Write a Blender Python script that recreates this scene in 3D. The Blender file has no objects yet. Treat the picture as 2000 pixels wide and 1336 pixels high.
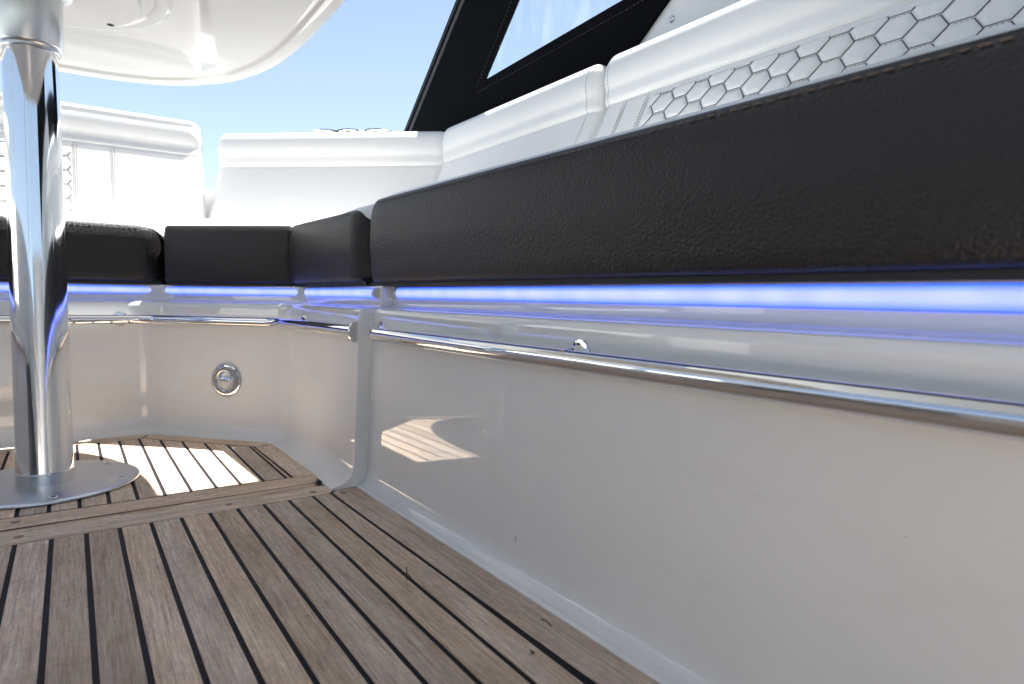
import bpy, bmesh, math, random
from mathutils import Vector, Matrix
from mathutils.geometry import tessellate_polygon
random.seed(7)
sc = bpy.context.scene
S = 0.32            # one design unit (camera height above the deck) in metres

# ------------------------------------------------------------------ camera
cd = bpy.data.cameras.new('camera'); cam = bpy.data.objects.new('camera', cd)
sc.collection.objects.link(cam); sc.camera = cam
cd.lens = 22.41; cd.sensor_width = 36; cd.sensor_fit = 'HORIZONTAL'
cd.clip_start = 0.01; cd.clip_end = 3000
cr = Vector((.82256, -.56845, .01596)).normalized(); cf = Vector((.56807, .82007, -.06906)).normalized()
cu = cr.cross(cf)
m = Matrix((cr, cu, -cf)).transposed().to_4x4(); m.translation = Vector((0, 0, 1.0 * S)); cam.matrix_world = m
cd.dof.use_dof = True; cd.dof.focus_distance = 1.0; cd.dof.aperture_fstop = 8

# ------------------------------------------------------------------ world, sun, exposure
w = bpy.data.worlds.new('World'); sc.world = w; w.use_nodes = True
nt = w.node_tree; sky = nt.nodes.new('ShaderNodeTexSky'); sky.sky_type = 'NISHITA'; sky.sun_disc = False
SUN = Vector((.345, .155, 1)).normalized()
sky.sun_elevation = math.asin(SUN.z); sky.sun_rotation = math.atan2(SUN.x, SUN.y)
sky.air_density = 1.0; sky.dust_density = 0.0; sky.ozone_density = 1.0
bg = nt.nodes['Background']; bg.inputs[1].default_value = 0.05
hs = nt.nodes.new('ShaderNodeHueSaturation'); hs.inputs['Saturation'].default_value = .80
nt.links.new(sky.outputs[0], hs.inputs['Color']); nt.links.new(hs.outputs[0], bg.inputs[0])
ld = bpy.data.lights.new('sun', 'SUN'); ld.energy = 5.0; ld.angle = math.radians(.5); ld.color = (1, .98, .95)
sun = bpy.data.objects.new('sun', ld); sc.collection.objects.link(sun)
sun.rotation_euler = SUN.to_track_quat('Z', 'Y').to_euler()
sc.view_settings.view_transform = 'Standard'; sc.view_settings.look = 'None'
sc.view_settings.exposure = 2.02; sc.view_settings.gamma = 1
sc.cycles.max_bounces = 12; sc.cycles.diffuse_bounces = 6; sc.cycles.glossy_bounces = 6
sc.cycles.sample_clamp_indirect = 8

# ------------------------------------------------------------------ materials
def mat(name, color, rough=.5, metal=0, coat=0, spec=.5, bump=None, emit=None):
    M = bpy.data.materials.new(name); M.use_nodes = True
    t = M.node_tree; b = t.nodes['Principled BSDF']
    b.inputs['Base Color'].default_value = (*color, 1); b.inputs['Roughness'].default_value = rough
    b.inputs['Metallic'].default_value = metal; b.inputs['Coat Weight'].default_value = coat
    b.inputs['Coat Roughness'].default_value = .03
    b.inputs['Specular IOR Level'].default_value = spec
    return M, t, b
def N(t, kind, **kw):
    n = t.nodes.new(kind)
    for k, v in kw.items():
        if k.startswith('i_'): n.inputs[int(k[2:]) if k[2:].isdigit() else k[2:].replace('_', ' ')].default_value = v
        else: setattr(n, k, v)
    return n
def coords(t, sock='Object', scale=(1, 1, 1)):
    c = t.nodes.new('ShaderNodeTexCoord'); mp = t.nodes.new('ShaderNodeMapping')
    mp.inputs['Scale'].default_value = scale; t.links.new(c.outputs[sock], mp.inputs[0]); return mp.outputs[0]
def add_bump(t, b, h, strength, dist):
    bp = t.nodes.new('ShaderNodeBump'); bp.inputs['Strength'].default_value = strength
    bp.inputs['Distance'].default_value = dist; t.links.new(h, bp.inputs['Height'])
    t.links.new(bp.outputs[0], b.inputs['Normal']); return bp
def ramp(t, src, stops):
    r = t.nodes.new('ShaderNodeValToRGB'); e = r.color_ramp.elements
    while len(e) < len(stops): e.new(.5)
    for x, (p, c) in zip(e, stops): x.position = p; x.color = (*c, 1) if len(c) == 3 else c
    t.links.new(src, r.inputs[0]); return r.outputs[0]
def mixc(t, f, a, b, mode='MIX'):
    n = t.nodes.new('ShaderNodeMix'); n.data_type = 'RGBA'; n.blend_type = mode
    for s, v in ((0, f), (6, a), (7, b)):
        if hasattr(v, 'is_output'): t.links.new(v, n.inputs[s])
        else: n.inputs[s].default_value = v if s == 0 else (*v, 1)
    return n.outputs[2]

# moulded gelcoat: glossy, very slightly wavy, a few fine scuffs
gel, t, b = mat('white_gelcoat', (.66, .65, .63), .16, spec=.6, coat=.4)
c0 = coords(t, 'Object')
n1 = N(t, 'ShaderNodeTexNoise', i_Scale=5.0, i_Detail=1.0); t.links.new(c0, n1.inputs['Vector'])
add_bump(t, b, n1.outputs['Fac'], .2, .0014)
n2 = N(t, 'ShaderNodeTexNoise', i_Scale=30.0, i_Detail=6.0); t.links.new(c0, n2.inputs['Vector'])
t.links.new(ramp(t, n2.outputs['Fac'], [(.35, (.02,) * 3), (.75, (.05,) * 3)]), b.inputs['Roughness'])
n3 = N(t, 'ShaderNodeTexNoise', i_Scale=3.0, i_Detail=8.0, i_Roughness=.7); t.links.new(c0, n3.inputs['Vector'])
t.links.new(ramp(t, n3.outputs['Fac'], [(.3, (.70, .71, .70)), (.7, (.73, .74, .725))]), b.inputs['Base Color'])

n5 = N(t, 'ShaderNodeTexNoise', i_Scale=90.0, i_Detail=5.0, i_Roughness=.75); t.links.new(coords(t, 'Object', (1, .25, 1)), n5.inputs['Vector'])
old = b.inputs['Base Color'].links[0].from_socket
new = mixc(t, 1.0, old, ramp(t, n5.outputs['Fac'], [(.68, (1,) * 3), (.74, (.78, .77, .75))]), 'MULTIPLY')
n6 = N(t, 'ShaderNodeTexNoise', i_Scale=7.0, i_Detail=6.0, i_Roughness=.75, i_Distortion=1.2); t.links.new(coords(t, 'Object', (1, .5, 2.2)), n6.inputs['Vector'])
t.links.new(mixc(t, 1.0, new, ramp(t, n6.outputs['Fac'], [(.36, (.97, .967, .96)), (.5, (1,) * 3)]), 'MULTIPLY'), b.inputs['Base Color'])

tgel, t, b = mat('table_gelcoat', (.60, .605, .595), .05, coat=.2)
n1 = N(t, 'ShaderNodeTexNoise', i_Scale=5.0, i_Detail=1.0); t.links.new(coords(t), n1.inputs['Vector'])

# weathered teak (UV: x along the grain, y across, offset per plank)
teak, t, b = mat('weathered_teak', (.36, .26, .19), .72, spec=.25)
uv = coords(t, 'UV', (1, 1, 1))
def grain(scale, sc_, det, rgh=.6, dist=0.0):
    n = N(t, 'ShaderNodeTexNoise', i_Scale=sc_, i_Detail=det, i_Roughness=rgh, i_Distortion=dist)
    t.links.new(coords(t, 'UV', scale), n.inputs['Vector']); return n.outputs['Fac']
g1 = grain((3, 90, 1), 4.0, 6.0, .65, .3); g2 = grain((14, 420, 1), 3.0, 4.0, .7); g3 = grain((1.5, 14, 1), 3.0, 3.0); g4 = grain((60, 60, 1), 2.0, 4.0)
at = N(t, 'ShaderNodeAttribute', attribute_name='tone')
ca = ramp(t, g1, [(.26, (.38, .28, .20)), (.42, (.66, .51, .385)), (.58, (.82, .665, .515)), (.74, (.94, .81, .66))])
ca = mixc(t, .75, ca, ramp(t, g2, [(.34, (.55,) * 3), (.50, (1,) * 3), (.7, (1.15,) * 3)]), 'MULTIPLY')
ca = mixc(t, .8, ca, ramp(t, g3, [(.3, (.80, .72, .66)), (.55, (1.0, .99, .98)), (.75, (1.08, 1.10, 1.12))]), 'MULTIPLY')
ca = mixc(t, .5, ca, ramp(t, g4, [(.35, (.8,) * 3), (.6, (1.05,) * 3)]), 'MULTIPLY')
st = N(t, 'ShaderNodeTexNoise', i_Scale=9.0, i_Detail=7.0, i_Roughness=.68); t.links.new(coords(t, 'Object'), st.inputs['Vector'])
ca = mixc(t, .65, ca, ramp(t, st.outputs['Fac'], [(.32, (.74, .73, .73)), (.5, (1, 1, 1)), (.7, (1.1, 1.08, 1.05))]), 'MULTIPLY')
sk = N(t, 'ShaderNodeTexNoise', i_Scale=60.0, i_Detail=3.0, i_Roughness=.6); t.links.new(coords(t, 'Object'), sk.inputs['Vector'])
ca = mixc(t, 1.0, ca, ramp(t, sk.outputs['Fac'], [(.70, (1, 1, 1)), (.78, (.55, .5, .48))]), 'MULTIPLY')
ca = mixc(t, 1.0, ca, at.outputs['Color'], 'MULTIPLY')
t.links.new(ca, b.inputs['Base Color'])
ad = N(t, 'ShaderNodeMath', operation='ADD'); t.links.new(g1, ad.inputs[0]); t.links.new(g2, ad.inputs[1])
add_bump(t, b, ad.outputs[0], .55, .0012)

caulk, t, b = mat('black_caulk', (.009, .009, .013), .6, spec=.2)
n1 = N(t, 'ShaderNodeTexNoise', i_Scale=150.0, i_Detail=3.0); t.links.new(coords(t), n1.inputs['Vector']); add_bump(t, b, n1.outputs['Fac'], .4, .0005)

def leather(name, color, rough, cell, strength, spec=.5, dist=.0011):
    M, t, b = mat(name, color, rough, spec=spec)
    c = coords(t)
    v = N(t, 'ShaderNodeTexVoronoi', feature='SMOOTH_F1', i_Scale=1 / cell, i_Smoothness=.35)
    n = N(t, 'ShaderNodeTexNoise', i_Scale=.8 / cell, i_Detail=1.0); t.links.new(c, n.inputs['Vector'])
    vm = N(t, 'ShaderNodeVectorMath', operation='MULTIPLY_ADD'); t.links.new(n.outputs['Color'], vm.inputs[0])
    vm.inputs[1].default_value = (cell * .7,) * 3; t.links.new(c, vm.inputs[2]); t.links.new(vm.outputs[0], v.inputs['Vector'])
    r = ramp(t, v.outputs[0], [(0, (1,) * 3), (.35, (.8,) * 3), (.75, (0,) * 3)])
    n4 = N(t, 'ShaderNodeTexNoise', i_Scale=14.0, i_Detail=3.0); t.links.new(c, n4.inputs['Vector'])
    mm = N(t, 'ShaderNodeMath', operation='MULTIPLY'); t.links.new(r, mm.inputs[0]); t.links.new(ramp(t, n4.outputs['Fac'], [(.3, (.45,) * 3), (.65, (1,) * 3)]), mm.inputs[1])
    add_bump(t, b, mm.outputs[0], strength, dist)
    return M, t, b
blk, t, b = leather('black_leather', (.0115, .0098, .0092), .46, .0034, .55, spec=.42, dist=.0010)
wht, t, b = leather('white_vinyl', (.73, .73, .72), .42, .0022, .3, dist=.0004)
# perforated vinyl: same hide with rows of tiny holes (UV in metres)
perf, t, b = mat('perforated_vinyl', (.76, .76, .75), .42)
u2 = coords(t, 'UV', (1, 1, 1))
fr = N(t, 'ShaderNodeVectorMath', operation='SCALE'); fr.inputs['Scale'].default_value = 1 / .0050; t.links.new(u2, fr.inputs[0])
fx = N(t, 'ShaderNodeVectorMath', operation='FRACTION'); t.links.new(fr.outputs[0], fx.inputs[0])
ds = N(t, 'ShaderNodeVectorMath', operation='DISTANCE'); t.links.new(fx.outputs[0], ds.inputs[0]); ds.inputs[1].default_value = (.5, .5, 0)
hole = ramp(t, ds.outputs['Value'], [(.09, (0,) * 3), (.16, (1,) * 3)])
t.links.new(mixc(t, hole, (.58, .58, .58), (.73, .73, .72)), b.inputs['Base Color'])
add_bump(t, b, hole, .35, .0004)

pip, _, _ = mat('white_piping', (.55, .54, .51), .5)
thr, _, _ = mat('grey_thread', (.07, .067, .07), .8)
thb, _, _ = mat('brown_thread', (.11, .085, .07), .8)
chrome, t, b = mat('polished_steel', (.78, .77, .76), .035, 1)
n1 = N(t, 'ShaderNodeTexNoise', i_Scale=9.0, i_Detail=2.0); t.links.new(coords(t), n1.inputs['Vector']); add_bump(t, b, n1.outputs['Fac'], .05, .002)
tube_m, t, b = mat('anodised_tube', (.80, .81, .82), .07, 1)
n1 = N(t, 'ShaderNodeTexNoise', i_Scale=6.0, i_Detail=2.0); t.links.new(coords(t, 'Object', (1, 1, .2)), n1.inputs['Vector']); add_bump(t, b, n1.outputs['Fac'], .04, .002)
alu, t, b = mat('brushed_aluminium', (.62, .64, .66), .30, 1)
b.inputs['Anisotropic'].default_value = .35
wpaint, t, b = mat('white_powder_coat', (.62, .62, .61), .28)
n1 = N(t, 'ShaderNodeTexNoise', i_Scale=80.0, i_Detail=4.0); t.links.new(coords(t), n1.inputs['Vector']); add_bump(t, b, n1.outputs['Fac'], .1, .0005)
canv, t, b = mat('black_canvas', (.0022, .0022, .003), .9, spec=.08)
n1 = N(t, 'ShaderNodeTexWave', i_Scale=500.0); t.links.new(coords(t), n1.inputs['Vector']); add_bump(t, b, n1.outputs['Fac'], .3, .0004)
zipm, _, _ = mat('charcoal_binding', (.06, .06, .066), .7, spec=.2)
hullm, _, _ = mat('hull_gelcoat', (.82, .82, .81), .2)
dkglass, _, _ = mat('tinted_glass', (.01, .012, .015), .05)
darkm, _, _ = mat('dark_hole', (.01, .01, .01), .6)
lens_m, t, b = mat('frosted_lens', (.55, .56, .57), .2)
plug, t, b = mat('teak_plug', (.30, .22, .165), .8, spec=.2)
twigm, _, _ = mat('dry_twig', (.06, .045, .03), .8)
water_m, t, b = mat('water', (.01, .035, .06), .08)
n1 = N(t, 'ShaderNodeTexNoise', i_Scale=1.5, i_Detail=5.0); t.links.new(coords(t), n1.inputs['Vector']); add_bump(t, b, n1.outputs['Fac'], .6, .15)
# clear vinyl pane: mostly transparent with a thin glossy film and faint scratches
clear = bpy.data.materials.new('clear_vinyl'); clear.use_nodes = True; t = clear.node_tree; t.nodes.clear()
o_ = t.nodes.new('ShaderNodeOutputMaterial'); tr = t.nodes.new('ShaderNodeBsdfTransparent'); gl = t.nodes.new('ShaderNodeBsdfGlossy'); df = t.nodes.new('ShaderNodeBsdfTranslucent')
tr.inputs[0].default_value = (.95, .97, .98, 1); gl.inputs['Roughness'].default_value = .03; df.inputs[0].default_value = (.85, .9, .97, 1)
lw = N(t, 'ShaderNodeLayerWeight', i_Blend=.5); pw = N(t, 'ShaderNodeMath', operation='POWER'); t.links.new(lw.outputs['Facing'], pw.inputs[0]); pw.inputs[1].default_value = 5
fz = N(t, 'ShaderNodeMath', operation='MULTIPLY_ADD'); t.links.new(pw.outputs[0], fz.inputs[0]); fz.inputs[1].default_value = .8; fz.inputs[2].default_value = .035; m1 = t.nodes.new('ShaderNodeMixShader'); m2 = t.nodes.new('ShaderNodeMixShader')
n1 = N(t, 'ShaderNodeTexNoise', i_Scale=3.0, i_Detail=5.0, i_Distortion=2.0); t.links.new(coords(t, 'Object', (1, 3, .8)), n1.inputs['Vector'])
t.links.new(ramp(t, n1.outputs['Fac'], [(.5, (0,) * 3), (.8, (.12,) * 3)]), m2.inputs[0])
t.links.new(tr.outputs[0], m2.inputs[1]); t.links.new(df.outputs[0], m2.inputs[2])
t.links.new(fz.outputs[0], m1.inputs[0]); t.links.new(m2.outputs[0], m1.inputs[1]); t.links.new(gl.outputs[0], m1.inputs[2]); t.links.new(m1.outputs[0], o_.inputs[0])
# lit blue LED tube (UV: x along, y across)
led, t, b = mat('blue_led_strip', (.1, .1, .1), .3)
ux = coords(t, 'UV', (1, 1, 1)); sp = t.nodes.new('ShaderNodeSeparateXYZ'); t.links.new(ux, sp.inputs[0])
core = ramp(t, sp.outputs[1], [(0, (.0, .06, 1.3)), (.13, (.10, .20, 1.5)), (.40, (.36, .42, 1.5)), (.60, (.36, .42, 1.5)), (.87, (.08, .20, 1.5)), (1, (.0, .10, 1.5))])
wv = N(t, 'ShaderNodeTexNoise', i_Scale=1.0, i_Detail=1.0); t.links.new(coords(t, 'UV', (22, .2, 1)), wv.inputs['Vector'])
core = mixc(t, 1.0, core, ramp(t, wv.outputs['Fac'], [(.35, (.84, .88, .98)), (.65, (1.06, 1.05, 1))]), 'MULTIPLY')
t.links.new(core, b.inputs['Emission Color']); b.inputs['Emission Strength'].default_value = .40

# ------------------------------------------------------------------ mesh helpers
class MB:
    def __init__(s): s.v = []; s.f = []; s.uv = []; s.mi = []; s.tone = []
    def add(s, pts): i = len(s.v); s.v += [tuple(p) for p in pts]; return list(range(i, i + len(pts)))
    def face(s, idx, uv=None, mi=0, tone=1.0):
        s.f.append(tuple(idx)); s.uv.append(uv or [(0, 0)] * len(idx)); s.mi.append(mi); s.tone.append(tone)
    def poly(s, pts, uv=None, mi=0, tone=1.0): s.face(s.add(pts), uv, mi, tone)
    def build(s, name, mats, parent=None, smooth=True, loc=None, angle=40):
        me = bpy.data.meshes.new(name)
        off = Vector(loc) if loc else Vector((0, 0, 0))
        me.from_pydata([((x - off.x) * S, (y - off.y) * S, (z - off.z) * S) for x, y, z in s.v], [], s.f)
        ul = me.uv_layers.new(name='UVMap'); k = 0
        flat = [c for f in s.uv for c in f]
        for i, c in enumerate(flat): ul.data[i].uv = c
        ca = me.color_attributes.new('tone', 'FLOAT_COLOR', 'CORNER')
        for f, tn in zip(s.f, s.tone):
            tn = tn if isinstance(tn, tuple) else (tn, tn, tn)
            for _ in f: ca.data[k].color = (*tn, 1); k += 1
        mats = mats if isinstance(mats, (list, tuple)) else [mats]
        for mm in mats: me.materials.append(mm)
        for p, mi in zip(me.polygons, s.mi): p.material_index = mi; p.use_smooth = smooth
        me.validate(); me.update()
        if smooth and angle: me.set_sharp_from_angle(angle=math.radians(angle))
        o = bpy.data.objects.new(name, me); sc.collection.objects.link(o)
        if parent:
            q, pl = parent, Vector((0, 0, 0))
            while q: pl = pl + Vector(q.location); q = q.parent
            o.parent = parent; o.location = off * S - pl
        else: o.location = off * S
        return o
def tag(o, label=None, cat=None, group=None, kind=None):
    if label: o['label'] = label
    if cat: o['category'] = cat
    if group: o['group'] = group
    if kind: o['kind'] = kind
    return o
def thing(name, loc, label, cat, group=None):
    e = bpy.data.objects.new(name, None); sc.collection.objects.link(e); e.empty_display_size = .05
    e.location = Vector(loc) * S
    return tag(e, label, cat, group)

def fillet(path, r, n=6):
    out = [Vector(path[0])]
    for a, p, c in zip(path, path[1:], path[2:]):
        a, p, c = Vector(a), Vector(p), Vector(c)
        d1 = (a - p); d2 = (c - p); rr = min(r, d1.length * .45, d2.length * .45)
        s, e = p + d1.normalized() * rr, p + d2.normalized() * rr
        for i in range(n + 1):
            u = i / n; out.append((1 - u) ** 2 * s + 2 * u * (1 - u) * p + u * u * e)
    out.append(Vector(path[-1])); return out
def normals2(path):
    res = []
    for i in range(len(path)):
        ns = []
        if i: d = (path[i] - path[i - 1]).normalized(); ns.append(Vector((d.y, -d.x)))
        if i < len(path) - 1: d = (path[i + 1] - path[i]).normalized(); ns.append(Vector((d.y, -d.x)))
        n = (ns[0] + ns[-1]).normalized(); res.append(n / max(.5, n.dot(ns[0])))
    return res
def densify(path, step):
    out = [path[0]]
    for a, b_ in zip(path, path[1:]):
        k = max(1, int((b_ - a).length / step))
        for i in range(1, k + 1): out.append(a.lerp(b_, i / k))
    return out
def smooth_profile(pts, n=4):
    return fillet(pts, 1e9, n) if n else [Vector(p) for p in pts]
def sweep(mb, prof, path, mi=0, z0=0, uvs=True, closed=False, cap=False):
    ns = normals2(path); rings = []; L = 0; Ls = []
    for i, p in enumerate(path):
        if i: L += (p - path[i - 1]).length
        Ls.append(L)
        rings.append(mb.add([(p.x + ns[i].x * o, p.y + ns[i].y * o, z + z0) for o, z in prof]))
    vs = [0]
    for a, b_ in zip(prof, prof[1:]): vs.append(vs[-1] + math.hypot(b_[0] - a[0], b_[1] - a[1]))
    m_ = len(prof)
    for i in range(len(path) - 1):
        for j in range(m_ if closed else m_ - 1):
            k = (j + 1) % m_
            mb.face([rings[i][j], rings[i + 1][j], rings[i + 1][k], rings[i][k]],
                    [(Ls[i] * S, vs[j] * S), (Ls[i + 1] * S, vs[j] * S), (Ls[i + 1] * S, vs[k] * S), (Ls[i] * S, vs[k] * S)], mi)
    if cap:
        mb.face(rings[0], None, mi); mb.face(list(reversed(rings[-1])), None, mi)
    return rings

def pad(prof, classes, path, r0, r1, z0, mbs, botk=.2, mit=(None, None)):
    """Closed cushion section swept along path, rounded at both ends; classes[j] picks the mesh builder of segment j."""
    m_ = len(prof); P = [Vector(p) for p in prof]
    nn = []
    for j in range(m_):
        d = (P[(j + 1) % m_] - P[j - 1])
        d.normalize(); nn.append(Vector((-d.y, d.x)))       # outward normal for the order used here
    nn = [sum((nn[(j + q) % m_] for q in range(-5, 6)), Vector((0, 0))).normalized() for j in range(m_)]
    tot = [0]
    for a, b_ in zip(path, path[1:]): tot.append(tot[-1] + (b_ - a).length)
    Ltot = tot[-1]
    def at_(s):
        for i in range(len(path) - 1):
            if s <= tot[i + 1] + 1e-9:
                return path[i].lerp(path[i + 1], (s - tot[i]) / max(1e-9, tot[i + 1] - tot[i])), i
        return path[-1].copy(), len(path) - 2
    nrm = normals2(path)
    for i_, v_ in ((0, mit[0]), (-1, mit[1])):
        if v_: v_ = Vector(v_).normalized(); nrm[i_] = v_ / nrm[i_].dot(v_)
    if mit[0] or mit[1]:    # only the last stretch of the cushion is mitred
        l_ = .15; a_, b2_ = path[0], path[-1]; d_ = (b2_ - a_).normalized(); base_ = Vector((d_.y, -d_.x))
        path = [a_, a_ + d_ * l_, b2_ - d_ * l_, b2_]; nrm = [nrm[0], base_, base_, nrm[-1]]
        tot[:] = [0, l_, (b2_ - a_).length - l_, (b2_ - a_).length]
    ss = [(r0 * (1 - math.cos(math.pi / 2 * k / 8)), r0 * (1 - math.sin(math.pi / 2 * k / 8))) for k in range(9)] if r0 else [(0, 0)]
    mid = [(s, 0) for s in tot if r0 + .01 < s < Ltot - r1 - .01]
    k0 = max(2, int((Ltot - r0 - r1) / .12)); mid += [(r0 + (Ltot - r0 - r1) * k / k0, 0) for k in range(1, k0)]
    mid.sort()
    ee = [(Ltot - a, b_) for a, b_ in reversed([(r1 * (1 - math.cos(math.pi / 2 * k / 8)), r1 * (1 - math.sin(math.pi / 2 * k / 8))) for k in range(9)])] if r1 else [(Ltot, 0)]
    st = ss + mid + ee; rings = {k: [] for k in range(len(mbs))}
    vs = [0]
    for j in range(m_): vs.append(vs[-1] + (P[(j + 1) % m_] - P[j]).length)
    R = []
    for s, ins in st:
        p, i = at_(s); f = (s - tot[i]) / max(1e-9, tot[i + 1] - tot[i]); n = nrm[i].lerp(nrm[i + 1], f)
        pts = []
        for j in range(m_):
            q = P[j] - Vector((nn[j].x, nn[j].y * (botk if nn[j].y < -.3 else 1))) * ins
            pts.append((p.x + n.x * q.x, p.y + n.y * q.x, q.y + z0))
        R.append(pts)
    for k, mb in enumerate(mbs):
        base = len(mb.v)
        for pts in R: mb.add(pts)
        for i in range(len(R) - 1):
            for j in range(m_):
                if classes[j] != k: continue
                j2 = (j + 1) % m_
                mb.face([base + i * m_ + j, base + i * m_ + j2, base + (i + 1) * m_ + j2, base + (i + 1) * m_ + j],
                        [(st[i][0] * S, vs[j] * S), (st[i][0] * S, vs[j + 1] * S), (st[i + 1][0] * S, vs[j + 1] * S), (st[i + 1][0] * S, vs[j] * S)])
        if k == 0:
            mb.face([base + j for j in reversed(range(m_))]); mb.face([base + (len(R) - 1) * m_ + j for j in range(m_)])
def clean(o):
    bm = bmesh.new(); bm.from_mesh(o.data); loose = [v for v in bm.verts if not v.link_faces]
    bmesh.ops.delete(bm, geom=loose, context='VERTS'); bmesh.ops.recalc_face_normals(bm, faces=bm.faces); bm.to_mesh(o.data); bm.free(); return o

def tube(mb, path, r, seg=20, cap0=True, cap1=True, mi=0):
    path = [Vector(p) for p in path]; T = []
    for i in range(len(path)):
        d = Vector((0, 0, 0))
        if i: d += (path[i] - path[i - 1]).normalized()
        if i < len(path) - 1: d += (path[i + 1] - path[i]).normalized()
        T.append(d.normalized())
    u = T[0].orthogonal().normalized(); rings = []
    def ring(c, u_, t_, rr):
        v_ = t_.cross(u_); return mb.add([c + (u_ * math.cos(a) + v_ * math.sin(a)) * rr for a in [2 * math.pi * k / seg for k in range(seg)]])
    if cap0:
        for k in range(5, 0, -1):
            a = math.pi / 2 * k / 5.3; rings.append(ring(path[0] - T[0] * r * math.sin(a), u, T[0], r * math.cos(a)))
    for i, p in enumerate(path):
        u = (u - T[i] * u.dot(T[i])).normalized(); rings.append(ring(p, u, T[i], r))
    if cap1:
        for k in range(1, 6):
            a = math.pi / 2 * k / 5.3; rings.append(ring(path[-1] + T[-1] * r * math.sin(a), u, T[-1], r * math.cos(a)))
    for a, b_ in zip(rings, rings[1:]):
        for k in range(seg): mb.face([a[k], a[(k + 1) % seg], b_[(k + 1) % seg], b_[k]], None, mi)
    mb.face(list(reversed(rings[0])), None, mi); mb.face(rings[-1], None, mi)
def lathe(mb, prof, c, axis=(0, 0, 1), seg=64, mi=0, caps=True):
    ax = Vector(axis).normalized(); u = ax.orthogonal().normalized(); v = ax.cross(u); c = Vector(c); rings = []
    for r, h in prof:
        rings.append(mb.add([c + ax * h + (u * math.cos(2 * math.pi * k / seg) + v * math.sin(2 * math.pi * k / seg)) * r for k in range(seg)]))
    for a, b_ in zip(rings, rings[1:]):
        for k in range(seg): mb.face([a[k], a[(k + 1) % seg], b_[(k + 1) % seg], b_[k]], None, mi)
    if caps: mb.face(list(reversed(rings[0])), None, mi); mb.face(rings[-1], None, mi)
def clip(poly, a, b_):
    """keep the part of poly left of the line a->b"""
    out = []; d = (b_[0] - a[0], b_[1] - a[1])
    side = lambda p: d[0] * (p[1] - a[1]) - d[1] * (p[0] - a[0])
    for i in range(len(poly)):
        p, q = poly[i], poly[(i + 1) % len(poly)]; sp_, sq = side(p), side(q)
        if sp_ >= 0: out.append(p)
        if (sp_ > 0) != (sq > 0) and abs(sp_ - sq) > 1e-12:
            f = sp_ / (sp_ - sq); out.append((p[0] + (q[0] - p[0]) * f, p[1] + (q[1] - p[1]) * f))
    return out

# ------------------------------------------------------------------ deck
FOOT = lambda y: 1.276 - .0177 * y
dk = MB()
def plank(mb, poly, z, along=(0, 1), tone=None, th=.012):
    if len(poly) < 3: return
    along = Vector(along).normalized(); ac = Vector((along.y, -along.x)); off = random.uniform(0, 40), random.uniform(0, 40)
    if tone is None:
        k = random.uniform(.80, 1.10); wm = random.uniform(-.05, .05); tone = (k * (1 + wm * .6), k, k * (1 - wm))
    U = lambda p: (along.dot(Vector(p)) * S + off[0], ac.dot(Vector(p)) * S + off[1])
    n = len(poly); cx = sum(p[0] for p in poly) / n; cy = sum(p[1] for p in poly) / n
    e = .0012
    ins = [(p[0] + math.copysign(min(e, abs(cx - p[0])), cx - p[0]), p[1] + math.copysign(min(e, abs(cy - p[1])), cy - p[1])) for p in poly]
    mb.poly([(*p, z) for p in ins], [U(p) for p in ins], 0, tone)
    for i in range(n):
        a, b_ = poly[i], poly[(i + 1) % n]; c, d = ins[i], ins[(i + 1) % n]
        mb.poly([(*a, z - .0015), (*b_, z - .0015), (*d, z), (*c, z)], [U(a), U(b_), U(d), U(c)], 0, tone)
        mb.poly([(*a, z - th), (*b_, z - th), (*b_, z - .0015), (*a, z - .0015)], [U(a), U(b_), U(b_), U(a)], 0, tone)
g = .0085
ZL = -.012
def region(poly_lines, x0, x1, y0, y1):
    p = [(x0, y0), (x1, y0), (x1, y1), (x0, y1)]
    for a, b_ in poly_lines: p = clip(p, a, b_)
    return p
# lower deck planks
inner = lambda y: 1.135 - .0197 * y
for k in range(-26, 11):
    xa = .0294 + .1186 * k; xb = xa + .1186
    plank(dk, region([((inner(-3) - g, -3), (inner(3.2) - g, 3.2))], xa + g, xb - g, -3, 3.155 - g * .6), ZL)
plank(dk, [(inner(-3) + g, -3), (FOOT(-3) + .03, -3), (FOOT(3.27) + .005, 3.27), (inner(3.155) + g, 3.158)], ZL, (-.018, 1))
plank(dk, [(-3.2, 3.155 + g * .6), (inner(3.155) - g, 3.155 + g * .6), (FOOT(3.29) - .035, 3.305), (-3.2, 3.305)], ZL, (1, 0))
# rounded nosing board at the front of the table deck
pr = [(3.494, -.010), (3.494, 0.0), (3.40, .0005), (3.36, -.001), (3.335, -.005), (3.315, -.014), (3.302, -.03), (3.296, -.05)]
prs = [Vector(pr[0])] + fillet(pr[1:], 1, 3)
xs_ = [-3.2 + .2 * i for i in range(21)] + [.9, 1.0, 1.045, 1.068, 1.082, 1.089]
offu = 11.3; rg = []
for x in xs_:
    q = max(0, (x - 1.03) / .06); fold = .10 * q ** 2.2
    rg.append(dk.add([(x, max(y_ + (0 if y_ > 3.45 else fold * (3.49 - y_) / .19), y_) if x > 1.0 else y_, z_ - .0 * q) for y_, z_ in prs]))
for i in range(len(xs_) - 1):
    for j in range(len(prs) - 1):
        uvv = [(xs_[a] * S + offu, (prs[b_][0] - prs[b_][1]) * S + 7) for a, b_ in ((i, j), (i, j + 1), (i + 1, j + 1), (i + 1, j))]
        dk.face([rg[i][j], rg[i][j + 1], rg[i + 1][j + 1], rg[i + 1][j]], uvv, 0, (1.06, 1.0, .96))
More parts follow.
